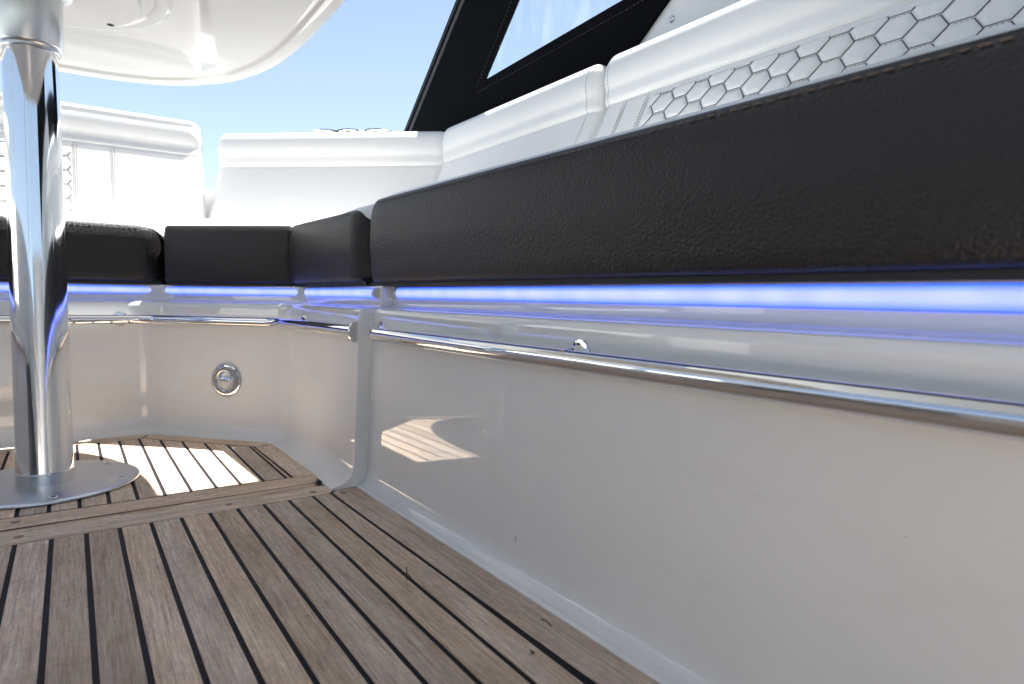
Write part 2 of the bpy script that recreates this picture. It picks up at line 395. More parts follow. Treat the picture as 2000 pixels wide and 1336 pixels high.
# upper deck: octagonal well, planks then margins
OUT = [(1.10, 3.36), (1.085, 4.40), (.43, 5.10), (-.67, 5.10), (-1.325, 4.40), (-1.34, 3.36)]
def offs(a, b_, d):
    n = Vector((-(b_[1] - a[1]), b_[0] - a[0])).normalized() * d
    return (a[0] + n.x, a[1] + n.y), (b_[0] + n.x, b_[1] + n.y)
inn = [offs(OUT[i], OUT[i + 1], .122 + g) for i in range(5)]
for k in range(-12, 10):
    xa = .0105 + .1168 * k; xb = xa + .1168
    plank(dk, region(inn, xa + g, xb - g, 3.506 + g * .6, 5.2), 0)
def isect(l1, l2):
    (x1, y1), (x2, y2) = l1; (x3, y3), (x4, y4) = l2
    d = (x1 - x2) * (y3 - y4) - (y1 - y2) * (x3 - x4); a = x1 * y2 - y1 * x2; b_ = x3 * y4 - y3 * x4
    return ((a * (x3 - x4) - (x1 - x2) * b_) / d, (a * (y3 - y4) - (y1 - y2) * b_) / d)
mi_ = [offs(OUT[i], OUT[i + 1], .122 - g) for i in range(5)]
for i in range(5):
    a, b_ = OUT[i], OUT[i + 1]
    ia = isect(mi_[i - 1], mi_[i]) if i else isect(mi_[0], ((-3, 3.506 + g * .6), (3, 3.506 + g * .6)))
    ib = isect(mi_[i], mi_[i + 1]) if i < 4 else isect(mi_[4], ((-3, 3.506 + g * .6), (3, 3.506 + g * .6)))
    t_ = Vector((b_[0] - a[0], b_[1] - a[1])).normalized() * .005
    pa = (a[0] + .014, 3.40) if i == 0 else (a[0] + t_.x, a[1] + t_.y); pb = (b_[0] - .01, 3.40) if i == 4 else (b_[0] - t_.x, b_[1] - t_.y)
    out = offs(pa, pb, -.012)
    plank(dk, [out[0], out[1], (ib[0] - t_.x, ib[1] - t_.y), (ia[0] + t_.x, ia[1] + t_.y)], 0, (t_.x, t_.y), (1.0, .97, .93) if i == 1 else None)
# black bedding under the planks
dk.poly([(-3.3, -3.1, ZL - .0035), (1.40, -3.1, ZL - .0035), (1.30, 3.31, ZL - .0035), (-3.3, 3.31, ZL - .0035)], None, 1)
dk.poly([(-3.3, 3.31, -.0035), (1.088, 3.34, -.0035), (1.11, 3.46, -.0035), (1.10, 4.42, -.0035), (.44, 5.12, -.0035), (-.70, 5.12, -.0035), (-1.35, 4.41, -.0035), (-3.3, 4.4, -.0035)], None, 1)
for x, y, z in [(1.126, 3.12, ZL), (1.0, 3.215, ZL), (-.20, 3.245, ZL), (-.22, 3.42, 0), (1.03, 4.33, 0), (.60, 3.23, ZL)]:
    r = .018; dk.poly([(x + r * math.cos(a), y + r * math.sin(a), z + .0008) for a in [math.pi * k / 9 for k in range(18)]], None, 2)
deck = clean(dk.build('deck', [teak, caulk, plug], smooth=False)); tag(deck, 'weathered teak boat deck with black caulk seams and a low rounded step', None, None, 'structure')

# twigs and grit lying on the deck
tg = MB(); tube(tg, [(.985, 2.075, .012), (.978, 2.06, .008), (.966, 2.035, ZL + .004), (.958, 2.02, ZL + .004)], .0022, 6)
tube(tg, [(.975, 2.055, .004), (.982, 2.035, ZL + .004)], .0015, 6)
tag(tg.build('twig', twigm), 'tiny dark twig standing by a caulk seam on the teak deck', 'twig', 'plant bits fallen on the deck')
tg = MB(); tube(tg, [(1.195, 1.535, ZL + .004), (1.198, 1.51, ZL + .005), (1.193, 1.485, ZL + .004)], .0018, 6)
tag(tg.build('twig', twigm), 'thin dark twig lying on the teak board beside the white locker base', 'twig', 'plant bits fallen on the deck')
tg = MB(); tube(tg, [(1.05, 1.40, ZL + .004), (1.057, 1.392, ZL + .007), (1.063, 1.40, ZL + .004), (1.058, 1.41, ZL + .004)], .0018, 6)
tag(tg.build('twig', twigm), 'curled brown crumb on the double black seam, nearest the camera', 'twig', 'plant bits fallen on the deck')

# ------------------------------------------------------------------ locker bases
NP = fillet([(0, -.03), (0, -.002), (.022, .003), (.05, .022), (.064, .06), (.070, .13), (.080, .45), (.094, .86), (.098, .905), (.106, .926), (.125, .935), (.19, .938), (.206, .944), (.212, .965), (.214, 1.045), (.22, 1.052), (1.2, 1.052)], .02, 4)
FP = fillet([(-.012, -.03), (-.012, -.002), (.02, .003), (.062, .016), (.092, .045), (.108, .10), (.114, .2), (.136, .85), (.142, .905), (.152, .926), (.172, .935), (.245, .938), (.26, .944), (.264, .965), (.266, 1.045), (.272, 1.056), (1.2, 1.056)], .02, 4)
near_path = [Vector((FOOT(y), y)) for y in [-3 + .31 * i for i in range(20)]] + [Vector((FOOT(3.215), 3.215))]
near = thing('bench_locker', (FOOT(1.5), 1.5, 0), 'glossy white moulded bench base under the long black seat cushion, beside the deck', 'bench base')
mb = MB(); npr = [Vector(p) for p in NP]
# round the free end: last rings pull in slightly
sweep(mb, npr, near_path)
def end_lip(mb, prof, p, n, d, r=.02):
    prev = None
    for k in range(6):
        a = math.pi / 2 * k / 5; o = r * (1 - math.cos(a)); f = r * math.sin(a)
        ring = mb.add([(p.x + n.x * (q.x + o) + d.x * f, p.y + n.y * (q.x + o) + d.y * f, q.y) for q in prof])
        if prev:
            for j in range(len(prof) - 1): mb.face([prev[j], prev[j + 1], ring[j + 1], ring[j]])
        prev = ring
    back = mb.add([(p.x + n.x * 1.2 + d.x * r, p.y + n.y * 1.2 + d.y * r, q.y) for q in prof])
    for j in range(len(prof) - 1): mb.face([prev[j], prev[j + 1], back[j + 1], back[j]])
e = near_path[-1]; end_lip(mb, npr, e, Vector((1, .0177)), Vector((-.0177, 1)), .009)
clean(mb.build('body', gel, near, loc=(FOOT(1.5), 1.5, 0), angle=50))
mb = MB(); lp = [(.209, .985), (.202, .992), (.198, 1.003), (.197, 1.015), (.198, 1.027), (.202, 1.037), (.209, 1.043)]
def led_strip(path, prof, parent, loc):
    mb = MB(); ns = normals2(path); rings = []; L = 0
    for i, p in enumerate(path):
        if i: L += (p - path[i - 1]).length
        rings.append((mb.add([(p.x + ns[i].x * o, p.y + ns[i].y * o, z) for o, z in prof]), L))
    n = len(prof) - 1
    for (a, la), (b_, lb) in zip(rings, rings[1:]):
        for j in range(n): mb.face([a[j], b_[j], b_[j + 1], a[j + 1]], [(la * S, j / n), (lb * S, j / n), (lb * S, (j + 1) / n), (la * S, (j + 1) / n)])
    mb.face(rings[0][0], [(0, 0)] * (n + 1)); mb.face(rings[-1][0], [(L, 0)] * (n + 1))
    return clean(mb.build('light_strip', led, parent, loc=loc))
q = densify([Vector((FOOT(-3), -3)), Vector((FOOT(3.13), 3.13))], .2)
led_strip(q, lp, near, (FOOT(1.5), 1.5, 0))
mb = MB(); lathe(mb, [(.012, 0), (.024, .002), (.026, .02), (.022, .035)], (FOOT(3.15) + .214, 3.128, 1.014), (0, 1, 0), 20)
mb.build('end_cap', wpaint, near, loc=(FOOT(1.5), 1.5, 0))
# small chip in the gelcoat
mb = MB(); cx_ = FOOT(1.85) + .0685
def ov(r, n=14): return [(cx_ - .0006 + (.0015 * math.sin(3 * k)) * 0, 1.85 + r * .45 * math.cos(2 * math.pi * k / n), .125 + r * (1 + .25 * math.sin(2.3 * k)) * math.sin(2 * math.pi * k / n)) for k in range(n)]
A, B_ = mb.add(ov(.011)), mb.add(ov(.0075))
for k in range(14): mb.face([A[k], A[(k + 1) % 14], B_[(k + 1) % 14], B_[k]])
mb.build('chip', darkm, near, loc=(FOOT(1.5), 1.5, 0), smooth=False)

far_line = [(1.10, 3.205), (1.085, 4.40), (.43, 5.10), (-.67, 5.10), (-1.325, 4.40), (-1.34, 3.205)]
far_path = fillet(far_line, .05, 6)
far = thing('bench_locker', (0, 5.1, 0), 'glossy white U-shaped bench base curving round behind the table leg', 'bench base')
mb = MB(); fpr = [Vector(p) for p in FP]
sweep(mb, fpr, densify(far_path, .12))
end_lip(mb, fpr, far_path[0], Vector((1, .0125)).normalized(), Vector((.0125, -1)), .009)
end_lip(mb, fpr, far_path[-1], Vector((-1, .0125)).normalized(), Vector((0, -1)), .022)
clean(mb.build('body', gel, far, loc=(0, 5.1, 0), angle=50))
lpf = [(o + .045, z) for o, z in lp]
ns_ = normals2(far_path)
def sub(a, b_, n=12):   # straight run between two points on the path line
    return [Vector(a).lerp(Vector(b_), i / n) for i in range(n + 1)]
def runs():
    P = [Vector(p) for p in far_line]; nn = normals2(P)
    O = [p + n * .260 for p, n in zip(P, nn)]
    return O
O = runs()
for (i, a0, a1) in ((0, .06, 0.0), (1, .0, .03), (2, .03, .03), (3, .03, 0), (4, 0, .06)):
    pass
lp0 = [(o - .207, z) for o, z in lp]
d01 = (O[1] - O[0]).normalized(); d12 = (O[2] - O[1]).normalized(); d23 = (O[3] - O[2]).normalized(); d34 = (O[4] - O[3]).normalized()
led_strip(densify(fillet([O[0] + d01 * .07, O[1], O[2] - d12 * .035], .03, 4), .2), lp0, far, (0, 5.1, 0))
led_strip(densify([O[2] + d23 * .035, O[3] - d23 * .035], .2), lp0, far, (0, 5.1, 0))
led_strip(densify([O[3] + d34 * .035, O[4]], .2), lp0, far, (0, 5.1, 0))
mb = MB(); lathe(mb, [(.018, 0), (.026, .004), (.026, .03), (.02, .04)], (O[0].x + .0, O[0].y + .025, 1.014), (.0, 1, 0), 20)
mb.build('end_cap', pip, far, loc=(0, 5.1, 0))

# round courtesy light on the diagonal face
nd = Vector((.730, .683, 0)).normalized(); cl = Vector((.886, 4.785, .39))
ax = (-nd - Vector((0, 0, .03))).normalized(); cl = cl + nd * -.006
cv = thing('courtesy_light', cl, 'round polished steel light set in the white bench base below the far rail', 'light')
mb = MB(); lathe(mb, [(.112, -.004), (.115, .003), (.112, .009), (.105, .012), (.074, .015), (.068, .012), (.066, -.002)], cl, ax, 64); clean(mb.build('bezel', chrome, cv, loc=cl))
mb = MB(); lathe(mb, [(.066, -.002), (.064, .012), (.055, .026), (.04, .036), (.02, .041), (.004, .042)], cl, ax, 48); clean(mb.build('lens', lens_m, cv, loc=cl))
lh = MB(); up_ = Vector((0, 0, 1)); sd = up_.cross(ax).normalized()
for a0 in range(1): 
    rings = []
    for k in range(8):
        ph = math.pi / 2 * k / 7 * .92 + .1
        row = []
        for j in range(17):
            th = math.pi * (.06 + .88 * j / 16); rr = .067 * math.cos(ph * .98); 
            row.append(cl + sd * math.cos(th) * rr + up_ * max(.006, math.sin(th) * rr) + ax * (.046 * math.sin(ph) + .004))
        rings.append(lh.add(row))
    for a, b_ in zip(rings, rings[1:]):
        for j in range(16): lh.face([a[j], a[j + 1], b_[j + 1], b_[j]])
clean(lh.build('hood', chrome, cv, loc=cl))

# ------------------------------------------------------------------ grab rails
def flange(parent, c, axis, loc, r=.048):
    mb = MB(); lathe(mb, [(r, -.004), (r, .004), (r * .93, .010), (r * .6, .013)], c, axis, 32); o = clean(mb.build('flange', chrome, parent, loc=loc))
    return o
def post(parent, a, b_, loc, r=.014):
    mb = MB(); tube(mb, [a, Vector(a).lerp(Vector(b_), .5), b_], r, 14, False, False); return clean(mb.build('post', chrome, parent, loc=loc))
RZ = .808
wall = lambda y: FOOT(y) + .093
rn = thing('grab_rail', (1.28, 1.5, RZ), 'long polished steel rail running towards the camera below the long black seat cushion', 'rail', 'rails along the bench bases')
mb = MB(); tube(mb, fillet([Vector((wall(3.06), 3.075, RZ)), Vector((1.247, 3.02, RZ)), Vector((1.247 + .018 * 5.5, -2.5, RZ))], .06, 8), .0335, 28, False)
clean(mb.build('tube', chrome, rn, loc=(1.28, 1.5, RZ)))
flange(rn, (wall(3.075), 3.08, RZ + .012), (-1, 0, .02), (1.28, 1.5, RZ), .050)
for y in (1.545, -.3):
    flange(rn, (wall(y) + .001, y, RZ + .026), (-1, 0, .03), (1.28, 1.5, RZ), .040); post(rn, (wall(y), y, RZ + .024), (wall(y) - .085, y - .01, RZ + .012), (1.28, 1.5, RZ), .022)
rf = thing('grab_rail', (.4, 5.0, RZ), 'polished steel rail bent round the far bench base behind the table leg', 'rail', 'rails along the bench bases')
pts = [Vector(p) for p in [(1.232, 3.23, RZ), (1.14, 4.39, RZ), (.445, 5.15, RZ), (-.685, 5.15, RZ), (-1.38, 4.39, RZ), (-1.472, 3.23, RZ)]]
mb = MB(); tube(mb, fillet(pts, .10, 8), .0335, 28, False, False); clean(mb.build('tube', chrome, rf, loc=(.4, 5, RZ)))
ax2 = (pts[1] - pts[0]).normalized()
flange(rf, pts[0] + ax2 * .0, (ax2 + Vector((-.5, 0, 0))).normalized(), (.4, 5, RZ), .056)
flange(rf, pts[-1], (pts[-2] - pts[-1]).normalized(), (.4, 5, RZ), .056)
for a, b_ in (((.285, 5.228, RZ), (.285, 5.15, RZ)), ((1.222, 4.07, RZ + .02), (1.165, 4.065, RZ)), ((-.525, 5.228, RZ), (-.525, 5.15, RZ)), ((-1.462, 4.07, RZ), (-1.405, 4.065, RZ))):
    d = (Vector(b_) - Vector(a)).normalized(); flange(rf, a, d, (.4, 5, RZ), .048); post(rf, a, b_, (.4, 5, RZ))

# ------------------------------------------------------------------ seat cushions
def seat_profile(h):
    k = h - .44
    a = [(1.02, 0), (.03, 0), (.006, .012), (-.004, .05), (-.014, .20 + k * .5), (-.008, .34 + k), (.006, .395 + k), (.022, .422 + k), (.034, .430 + k)]
    b_ = [(.038, .4265 + k), (.042, .4195 + k), (.048, .428 + k), (.058, .437 + k), (.09, .456 + k), (.16, .484 + k), (.3, .512 + k), (.55, .525 + k), (.85, .48 + k), (1.0, .40 + k), (1.02, .35 + k)]
    A = fillet(a, .02, 3); Bq = fillet(b_, .02, 3)
    # order must run so that (-dy, dx) points outwards: bottom back -> bottom front -> up -> top back  => reverse
    P = A + Bq; cls = [0] * len(A) + [1] * len(Bq); cls[-1] = 0
    return P, cls
def stitch_run(mb, pts, r, dash, gap):
    d = 0; tot = [0]
    for a, b_ in zip(pts, pts[1:]): tot.append(tot[-1] + (b_ - a).length)
    def at_(s):
        for i in range(len(pts) - 1):
            if s <= tot[i + 1]: return pts[i].lerp(pts[i + 1], (s - tot[i]) / max(1e-9, tot[i + 1] - tot[i]))
        return pts[-1]
    while d + dash < tot[-1]:
        p0, p1 = at_(d), at_(d + dash)
        t_ = (p1 - p0).normalized(); u = t_.orthogonal().normalized(); v = t_.cross(u); rings = []
        for c, rr in ((p0, .3), (p0.lerp(p1, .2), 1), (p0.lerp(p1, .8), 1), (p1, .3)):
            rings.append(mb.add([c + (u * math.cos(a) + v * math.sin(a)) * r * rr for a in (0, 1.57, 3.14, 4.71)]))
        for a, b_ in zip(rings, rings[1:]):
            for k in range(4): mb.face([a[k], a[(k + 1) % 4], b_[(k + 1) % 4], b_[k]])
        d += dash + gap
def seat(path, z0, h, label, r0=.09, r1=.09, name='seat_cushion', st=True, mit=(None, None)):
    path = fillet(path, .05, 3) if len(path) > 2 else [Vector(p) for p in path]
    c = sum(path, Vector((0, 0))) / len(path); c = Vector((c.x, c.y, z0))
    o = thing(name, c, label, 'cushion', 'black fronted seat cushions round the bench')
    P, cls = seat_profile(h)
    m0, m1 = MB(), MB(); pad(P, cls, path, r0, r1, z0, [m0, m1], mit=mit)
    clean(m0.build('front_panel', blk, o, loc=c, angle=60)); clean(m1.build('top_panel', wht, o, loc=c, angle=60))
    bb = MB(); ns = normals2(path)
    sweep(bb, [Vector(v) for v in [(.06, -.018), (.035, -.018), (.035, 0.004), (.06, 0.004)]], path, 0, z0, closed=True, cap=True)
    clean(bb.build('base_board', darkm, o, loc=c))
    if st:
        sm = MB(); k = h - .44
        dense = densify(path, .05)
        L = sum((b_ - a).length for a, b_ in zip(dense, dense[1:])); acc = 0; line = []
        ns = normals2(dense)
        for i, p in enumerate(dense):
            if i: acc += (p - dense[i - 1]).length
            if r0 * .9 < acc < L - r1 * .9: line.append(Vector((p.x + ns[i].x * .009, p.y + ns[i].y * .009, z0 + .408 + k)))
        stitch_run(sm, line, .0032 if c.y < 3 else .0018, .024, .010)
        clean(sm.build('stitching', thb, o, loc=c))
    return o
CX = lambda y: 1.443 - .033 * y
seat([(CX(-1.6), -1.6), (CX(3.35), 3.35)], 1.068, .456, 'long black leather seat cushion running towards the camera on the right', .08, .12)
seat([(1.315, 3.38), (1.262, 4.552)], 1.075, .415, 'short black seat cushion in the corner, beside the end of the long cushion', .13, .028, mit=(None, (1.66, .75)))
seat([(1.268, 4.56), (.556, 5.20)], 1.075, .415, 'black seat cushion across the diagonal corner, above the round light', .028, .028, mit=((1.66, .75), (.66, 1.75)))
seat([(.56, 5.31), (-.80, 5.31)], 1.075, .415, 'black seat cushion against the far bench, partly behind the table leg', .13, .08, mit=((.66, 1.75), (-.66, 1.75)))
seat([(-.84, 5.17), (-1.49, 4.60)], 1.075, .415, 'black seat cushion just beyond the left edge, on the other diagonal corner', .04, .04, mit=((-.66, 1.75), (-1.66, .75)))

# ------------------------------------------------------------------ backrests
LEAN = .50
def face_o(z): return .12 - (2.07 - z) * LEAN      # lower panel leans back
def back_profile(dz=0, soft=0):
    a = [(.36, 1.36), (face_o(1.36), 1.36), (face_o(1.75), 1.75), (face_o(2.04), 2.04), (.126, 2.085), (.138, 2.100)]
    b_ = [(.134, 2.105), (.125, 2.112), (.120, 2.130), (.124, 2.158), (.127, 2.184), (.116, 2.214), (.112, 2.25), (.118, 2.295), (.132, 2.342), (.160, 2.378), (.20, 2.397), (.26, 2.392), (.32, 2.36), (.35, 2.30), (.36, 2.2)]
    b_ = [(o_ + soft * max(0, min(1, (z_ - 2.10) / .05)) * max(0, min(1, (2.39 - z_) / .05)), z_) for o_, z_ in b_]
    A = fillet(a, .03, 3); Bq = fillet(b_, .05, 3)
    return [Vector((p.x, p.y + dz)) for p in A + Bq], [0] * len(A) + [1] * len(Bq)
def path_at(path, s):
    acc = 0
    for a, b_ in zip(path, path[1:]):
        l = (b_ - a).length
        if s <= acc + l or b_ is path[-1]:
            d = (b_ - a).normalized(); return a + d * (s - acc), Vector((d.y, -d.x))
        acc += l
def backrest(path, label, dz=0, seams=(), hexes=None, bolster=wht, r0=.10, r1=.10, endseam=(), mit=(None, None), lean=.5, soft=0):
    global LEAN
    LEAN = lean
    path = [Vector(p) for p in path]
    c = sum(path, Vector((0, 0))) / len(path); c = Vector((c.x, c.y, 1.36))
    o = thing('backrest_cushion', c, label, 'cushion', 'white backrest cushions round the bench')
    P, cls = back_profile(dz, soft); m0, m1 = MB(), MB()
    pad(P, cls, path, r0, r1, 0, [m0, m1], botk=0, mit=mit)
    clean(m0.build('back_panel', wht, o, loc=c, angle=60)); clean(m1.build('head_roll', bolster, o, loc=c, angle=60))
    for s in seams:
        sm = MB()
        for ds in (-.012, .012):
            line = []
            for k in range(12):
                z = 1.44 + (2.085 - 1.44) * k / 11; p, n = path_at(path, s + ds); fo = face_o(z) - .001; line.append(Vector((p.x + n.x * fo, p.y + n.y * fo, z + dz)))
            stitch_run(sm, line, .0016, .013, .006)
        line = []
        for k in range(12):
            z = 1.42 + (2.09 - 1.42) * k / 11; p, n = path_at(path, s); fo = face_o(z) + .0035; line.append(Vector((p.x + n.x * fo, p.y + n.y * fo, z + dz)))
        pp = MB(); tube(pp, line, .006, 6)
        po = clean(pp.build('piping', pip, o, loc=c)); clean(sm.build('stitching', thr, po, loc=(0, 0, 0)))
    for s in endseam:
        sm = MB(); line = []
        for (oo, z) in [(p.x, p.y) for p in P[8:-6]]:
            p, n = path_at(path, s); line.append(Vector((p.x + n.x * (oo - .002), p.y + n.y * (oo - .002), z)))
        stitch_run(sm, line, .0013, .012, .007)
        clean(sm.build('stitching', thr, o, loc=c))
    if hexes:
        s0, s1, z0, z1 = hexes; a_, h_ = .074, .108
        q = MB(); step = .0052; nu = int((s1 - s0) / step); nv = int((z1 - z0) / step)
        cen = []
        for i in range(int((s1 - s0) / (1.5 * a_)) + 2):
            for j in range(-1, int((z1 - z0) / h_) + 2):
                cen.append((s0 + .07 + i * 1.5 * a_, z1 - .025 - j * h_ - (h_ / 2 if i % 2 else 0)))
        def hexd(x, y):
            i0 = (x - s0 - .07) / (1.5 * a_); best = 9
            for i in (math.floor(i0), math.floor(i0) + 1):
                off = h_ / 2 if i % 2 else 0; j0 = (z1 - .025 - off - y) / h_
                for j in (math.floor(j0), math.floor(j0) + 1):
                    px = abs(x - (s0 + .07 + i * 1.5 * a_)) / a_; py = abs(y - (z1 - .025 - j * h_ - off)) / (h_ / 2) * .866
                    best = min(best, max(py, py * .5 + px * .866) / .866)
            return best
        rows = []
        for i in range(nu + 1):
            s = s0 + (s1 - s0) * i / nu; p, n = path_at(path, s); row = []
            for j in range(nv + 1):
                z = z0 + (z1 - z0) * j / nv; d = hexd(s, z)
                ed = min(1, (s - s0) / .02, (s1 - s) / .02, (z - z0) / .02, (z1 - z) / .02)
                hh = .014 * max(0, 1 - max(0, min(1.02, d)) ** 5) * ed
                fo = face_o(z) - .0015 - hh + (.005 if i in (0, nu) or j in (0, nv) else 0)
                row.append((p.x + n.x * fo, p.y + n.y * fo, z + dz))
            rows.append(q.add(row))
        for i in range(nu):
            for j in range(nv): q.face([rows[i][j], rows[i + 1][j], rows[i + 1][j + 1], rows[i][j + 1]])
        qp = clean(q.build('quilted_panel', wht, o, loc=c, angle=0))
        hx = MB()
        for (cx, cy) in cen:
            V = [(cx + a_ * .985 * dx, cy + (h_ / 2 - .0045) * dy) for dx, dy in ((.5, 1), (1, 0), (.5, -1), (-.5, -1), (-1, 0), (-.5, 1))]
            for k in range(6):
                A2, B2 = V[k], V[(k + 1) % 6]
                if k in (0, 1): continue        # the slanted edges are shared, stitch them once
                pts = []
                for u in range(5):
                    s = A2[0] + (B2[0] - A2[0]) * u / 4; z = A2[1] + (B2[1] - A2[1]) * u / 4
                    if s0 + .004 < s < s1 - .004 and z0 < z < z1 - .002:
                        p, n = path_at(path, s); fo = face_o(z) - .0058; pts.append(Vector((p.x + n.x * fo, p.y + n.y * fo, z + dz)))
                if len(pts) > 1:
                    if k == 5: stitch_run(hx, pts, .0019, .011, .005)
                    else: tube(hx, pts, .0021, 5, False, False)
        clean(hx.build('stitching', thr, qp, loc=(0, 0, 0)))
    return o
# path order keeps "outwards" on the right-hand side of travel
BX = lambda y: 2.41 - .0 * y
b0 = backrest([(BX(0), -1.6), (BX(0), 2.83)], 'large quilted white backrest on the right with hexagon stitching and perforated head roll', seams=(4.20, 4.03), hexes=(.6, 4.00, 1.46, 2.075), bolster=perf, r0=.12, r1=.11, endseam=(4.34,))
b1 = backrest([(2.42, 2.845), (2.42, 4.70)], 'plain white backrest with perforated head roll under the black window frame', bolster=perf, r0=.10, r1=.06, endseam=(.09,), mit=(None, (1.66, .75)))
b2 = backrest([(2.44, 4.66), (.965, 5.93)], 'wide plain white backrest across the corner, in front of the chrome rings', dz=-.02, r0=.06, r1=.09, lean=.42, mit=((1.66, .75), None))
b3 = backrest([(.955, 5.83), (-1.195, 5.83)], 'tall white backrest behind the table leg, with vertical seams and hexagon quilting', dz=.035, seams=(.655, .90), hexes=(.915, 1.72, 1.46, 2.05), r0=.10, r1=.10, lean=.27, soft=.034)
b4 = backrest([(-1.26, 5.89), (-2.6, 4.70)], 'white backrest just beyond the left edge, on the other diagonal corner', dz=-.02, r0=.09, r1=.08)

# ------------------------------------------------------------------ table
PX, PY = -.13, 4.03
tb = thing('pedestal_table', (PX, PY, 0), 'white rounded table seen from below on a thick polished metal pedestal', 'table')
TC = (PX, PY, 0)
mb = MB(); lathe(mb, [(.40, .001), (.418, .003), (.422, .008), (.420, .014), (.410, .019), (.395, .0205), (.2, .0215), (.05, .0215)], TC, seg=128)
base = clean(mb.build('base_plate', alu, tb, loc=TC))
for k in range(6):
    a = math.radians(38 - 61 * k); c = (PX + .355 * math.cos(a), PY + .355 * math.sin(a), .0215)
    s_ = MB(); lathe(s_, [(.0215, -.001), (.0215, .0008), (.018, .0024), (.006, .0028), (.005, .0008)], c, seg=20, mi=0)
    for q in range(2):
        an = a + .4 + q * math.pi / 2; dx, dy = math.cos(an), math.sin(an); l, w_ = .011, .0026
        s_.poly([(c[0] + dx * l * u - dy * w_ * v, c[1] + dy * l * u + dx * w_ * v, c[2] + .0031) for u, v in ((-1, -1), (1, -1), (1, 1), (-1, 1))], None, 1)
    s_.build('screw', [chrome, darkm], base, loc=c)
mb = MB(); lathe(mb, [(.1255, .021), (.1258, .024), (.1255, .075), (.1235, .078), (.1225, .082), (.1145, 2.20)], TC, seg=128)
clean(mb.build('pole', tube_m, tb, loc=TC, angle=30))
mb = MB(); lathe(mb, [(.117, 2.176), (.1195, 2.170), (.124, 2.176), (.1245, 2.186), (.134, 2.192), (.1385, 2.200), (.1385, 2.43)] + [(.1385 + .04 * (1 - math.cos(math.pi / 2 * k / 8)), 2.43 + .035 * math.sin(math.pi / 2 * k / 8)) for k in range(1, 9)], TC, seg=128)
clean(mb.build('collar', alu, tb, loc=TC, angle=30))
mb = MB(); lathe(mb, [(.15, 2.472), (.17, 2.470), (.43, 2.470), (.46, 2.473), (.476, 2.482), (.48, 2.50), (.48, 2.56)], TC, seg=128)
fl = clean(mb.build('mounting_flange', wpaint, tb, loc=TC))
for k in range(4):
    a = math.radians(34 + 90 * k); c = (PX + .425 * math.cos(a), PY + .425 * math.sin(a), 2.4703)
    s_ = MB(); lathe(s_, [(.018, 0), (.018, -.002), (.013, -.004), (.007, -.004), (.006, -.001)], c, seg=20, mi=0)
    s_.build('screw', [darkm], fl, loc=c)
TX, TY, TA, TB = -.095, 3.61, 1.297, 1.86
def sup(a, b_, n=2.85, seg=160):
    out = []
    for k in range(seg):
        th = 2 * math.pi * k / seg; c, s = math.cos(th), math.sin(th)
        out.append((TX + a * math.copysign(abs(c) ** (2 / n), c), TY + b_ * math.copysign(abs(s) ** (2 / n), s)))
    return out
mb = MB(); prev = None
rings = [(d, z + .165) for d, z in [(-.60, 2.3665), (-.42, 2.3665), (-.3, 2.3665), (-.18, 2.3665), (-.12, 2.366), (-.105, 2.364), (-.095, 2.356), (-.088, 2.342), (-.078, 2.334), (-.06, 2.331), (-.02, 2.330), (-.008, 2.333), (0, 2.345), (.002, 2.375), (0, 2.415), (-.01, 2.432), (-.03, 2.44), (-.3, 2.442)]]
for d, z in rings:
    r = mb.add([(x, y, z) for x, y in sup(TA + d, TB + d)])
    if prev:
        for k in range(160): mb.face([prev[k], r[k], r[(k + 1) % 160], prev[(k + 1) % 160]])
    else: mb.face(r)
    prev = r
mb.face(list(reversed(prev)))
# moulded ring round the mounting point
lathe(mb, [(.50, 2.55), (.525, 2.541), (.545, 2.528), (.57, 2.523), (.60, 2.523), (.625, 2.530), (.65, 2.546)], TC, seg=128, caps=False)
clean(mb.build('tabletop', tgel, tb, loc=TC, angle=35))

# ------------------------------------------------------------------ hull, coaming, water
hp = [(2.75, -4.5), (2.75, 4.75), (1.20, 6.17), (-1.45, 6.17), (-3.0, 4.75), (-3.0, -4.5)]
hb = MB(); hpf = fillet(hp, .3, 8)
cop = lambda h: [Vector(v) for v in fillet([(-.05, .9), (-.05, h - .12), (-.03, h - .02), (.03, h), (.55, h), (.66, h - .04), (.70, h - .17), (.60, 1.0), (.5, -4)], .05, 4)]
ki = next(i for i, p in enumerate(hpf) if p.x < 1.35 and p.y > 5)
sweep(hb, cop(2.22), hpf[:ki + 1], cap=True); sweep(hb, cop(1.90), hpf[ki:])
hb.poly([(-3.1, -4.5, -.2), (2.9, -4.5, -.2), (2.9, 5, -.2), (-3.1, 5, -.2)])
# cockpit floor sides left of camera so that light does not leak upward
hull = clean(hb.build('boat_hull', hullm)); tag(hull, 'white moulded hull side and coaming behind the backrests', 'hull')
for x, y in ((1.925, 5.715), (2.092, 5.57), (2.28, 5.408)):
    c = (x, y, 2.318)
    mb = MB(); lathe(mb, [(.055, -.12), (.10, -.115), (.118, 0), (.118, .108), (.124, .118), (.132, .121), (.128, .126), (.115, .124), (.110, .11), (.108, 0), (.09, -.11)], c, seg=48)
    o = clean(mb.build('cup_holder', chrome, loc=c))
    n_ = 'nearest the black frame' if x > 2.2 else ('the middle one' if x > 2 else 'farthest from the black frame')
    tag(o, 'chrome cup holder ring behind the corner backrest, ' + n_, 'cup holder', 'chrome cup holders on the coaming')
wt = MB(); wt.poly([(-4000, -4000, -4), (4000, -4000, -4), (4000, 4000, -4), (-4000, 4000, -4)])
tag(wt.build('water', water_m, smooth=False), 'open water beyond the boat', None, None, 'structure')

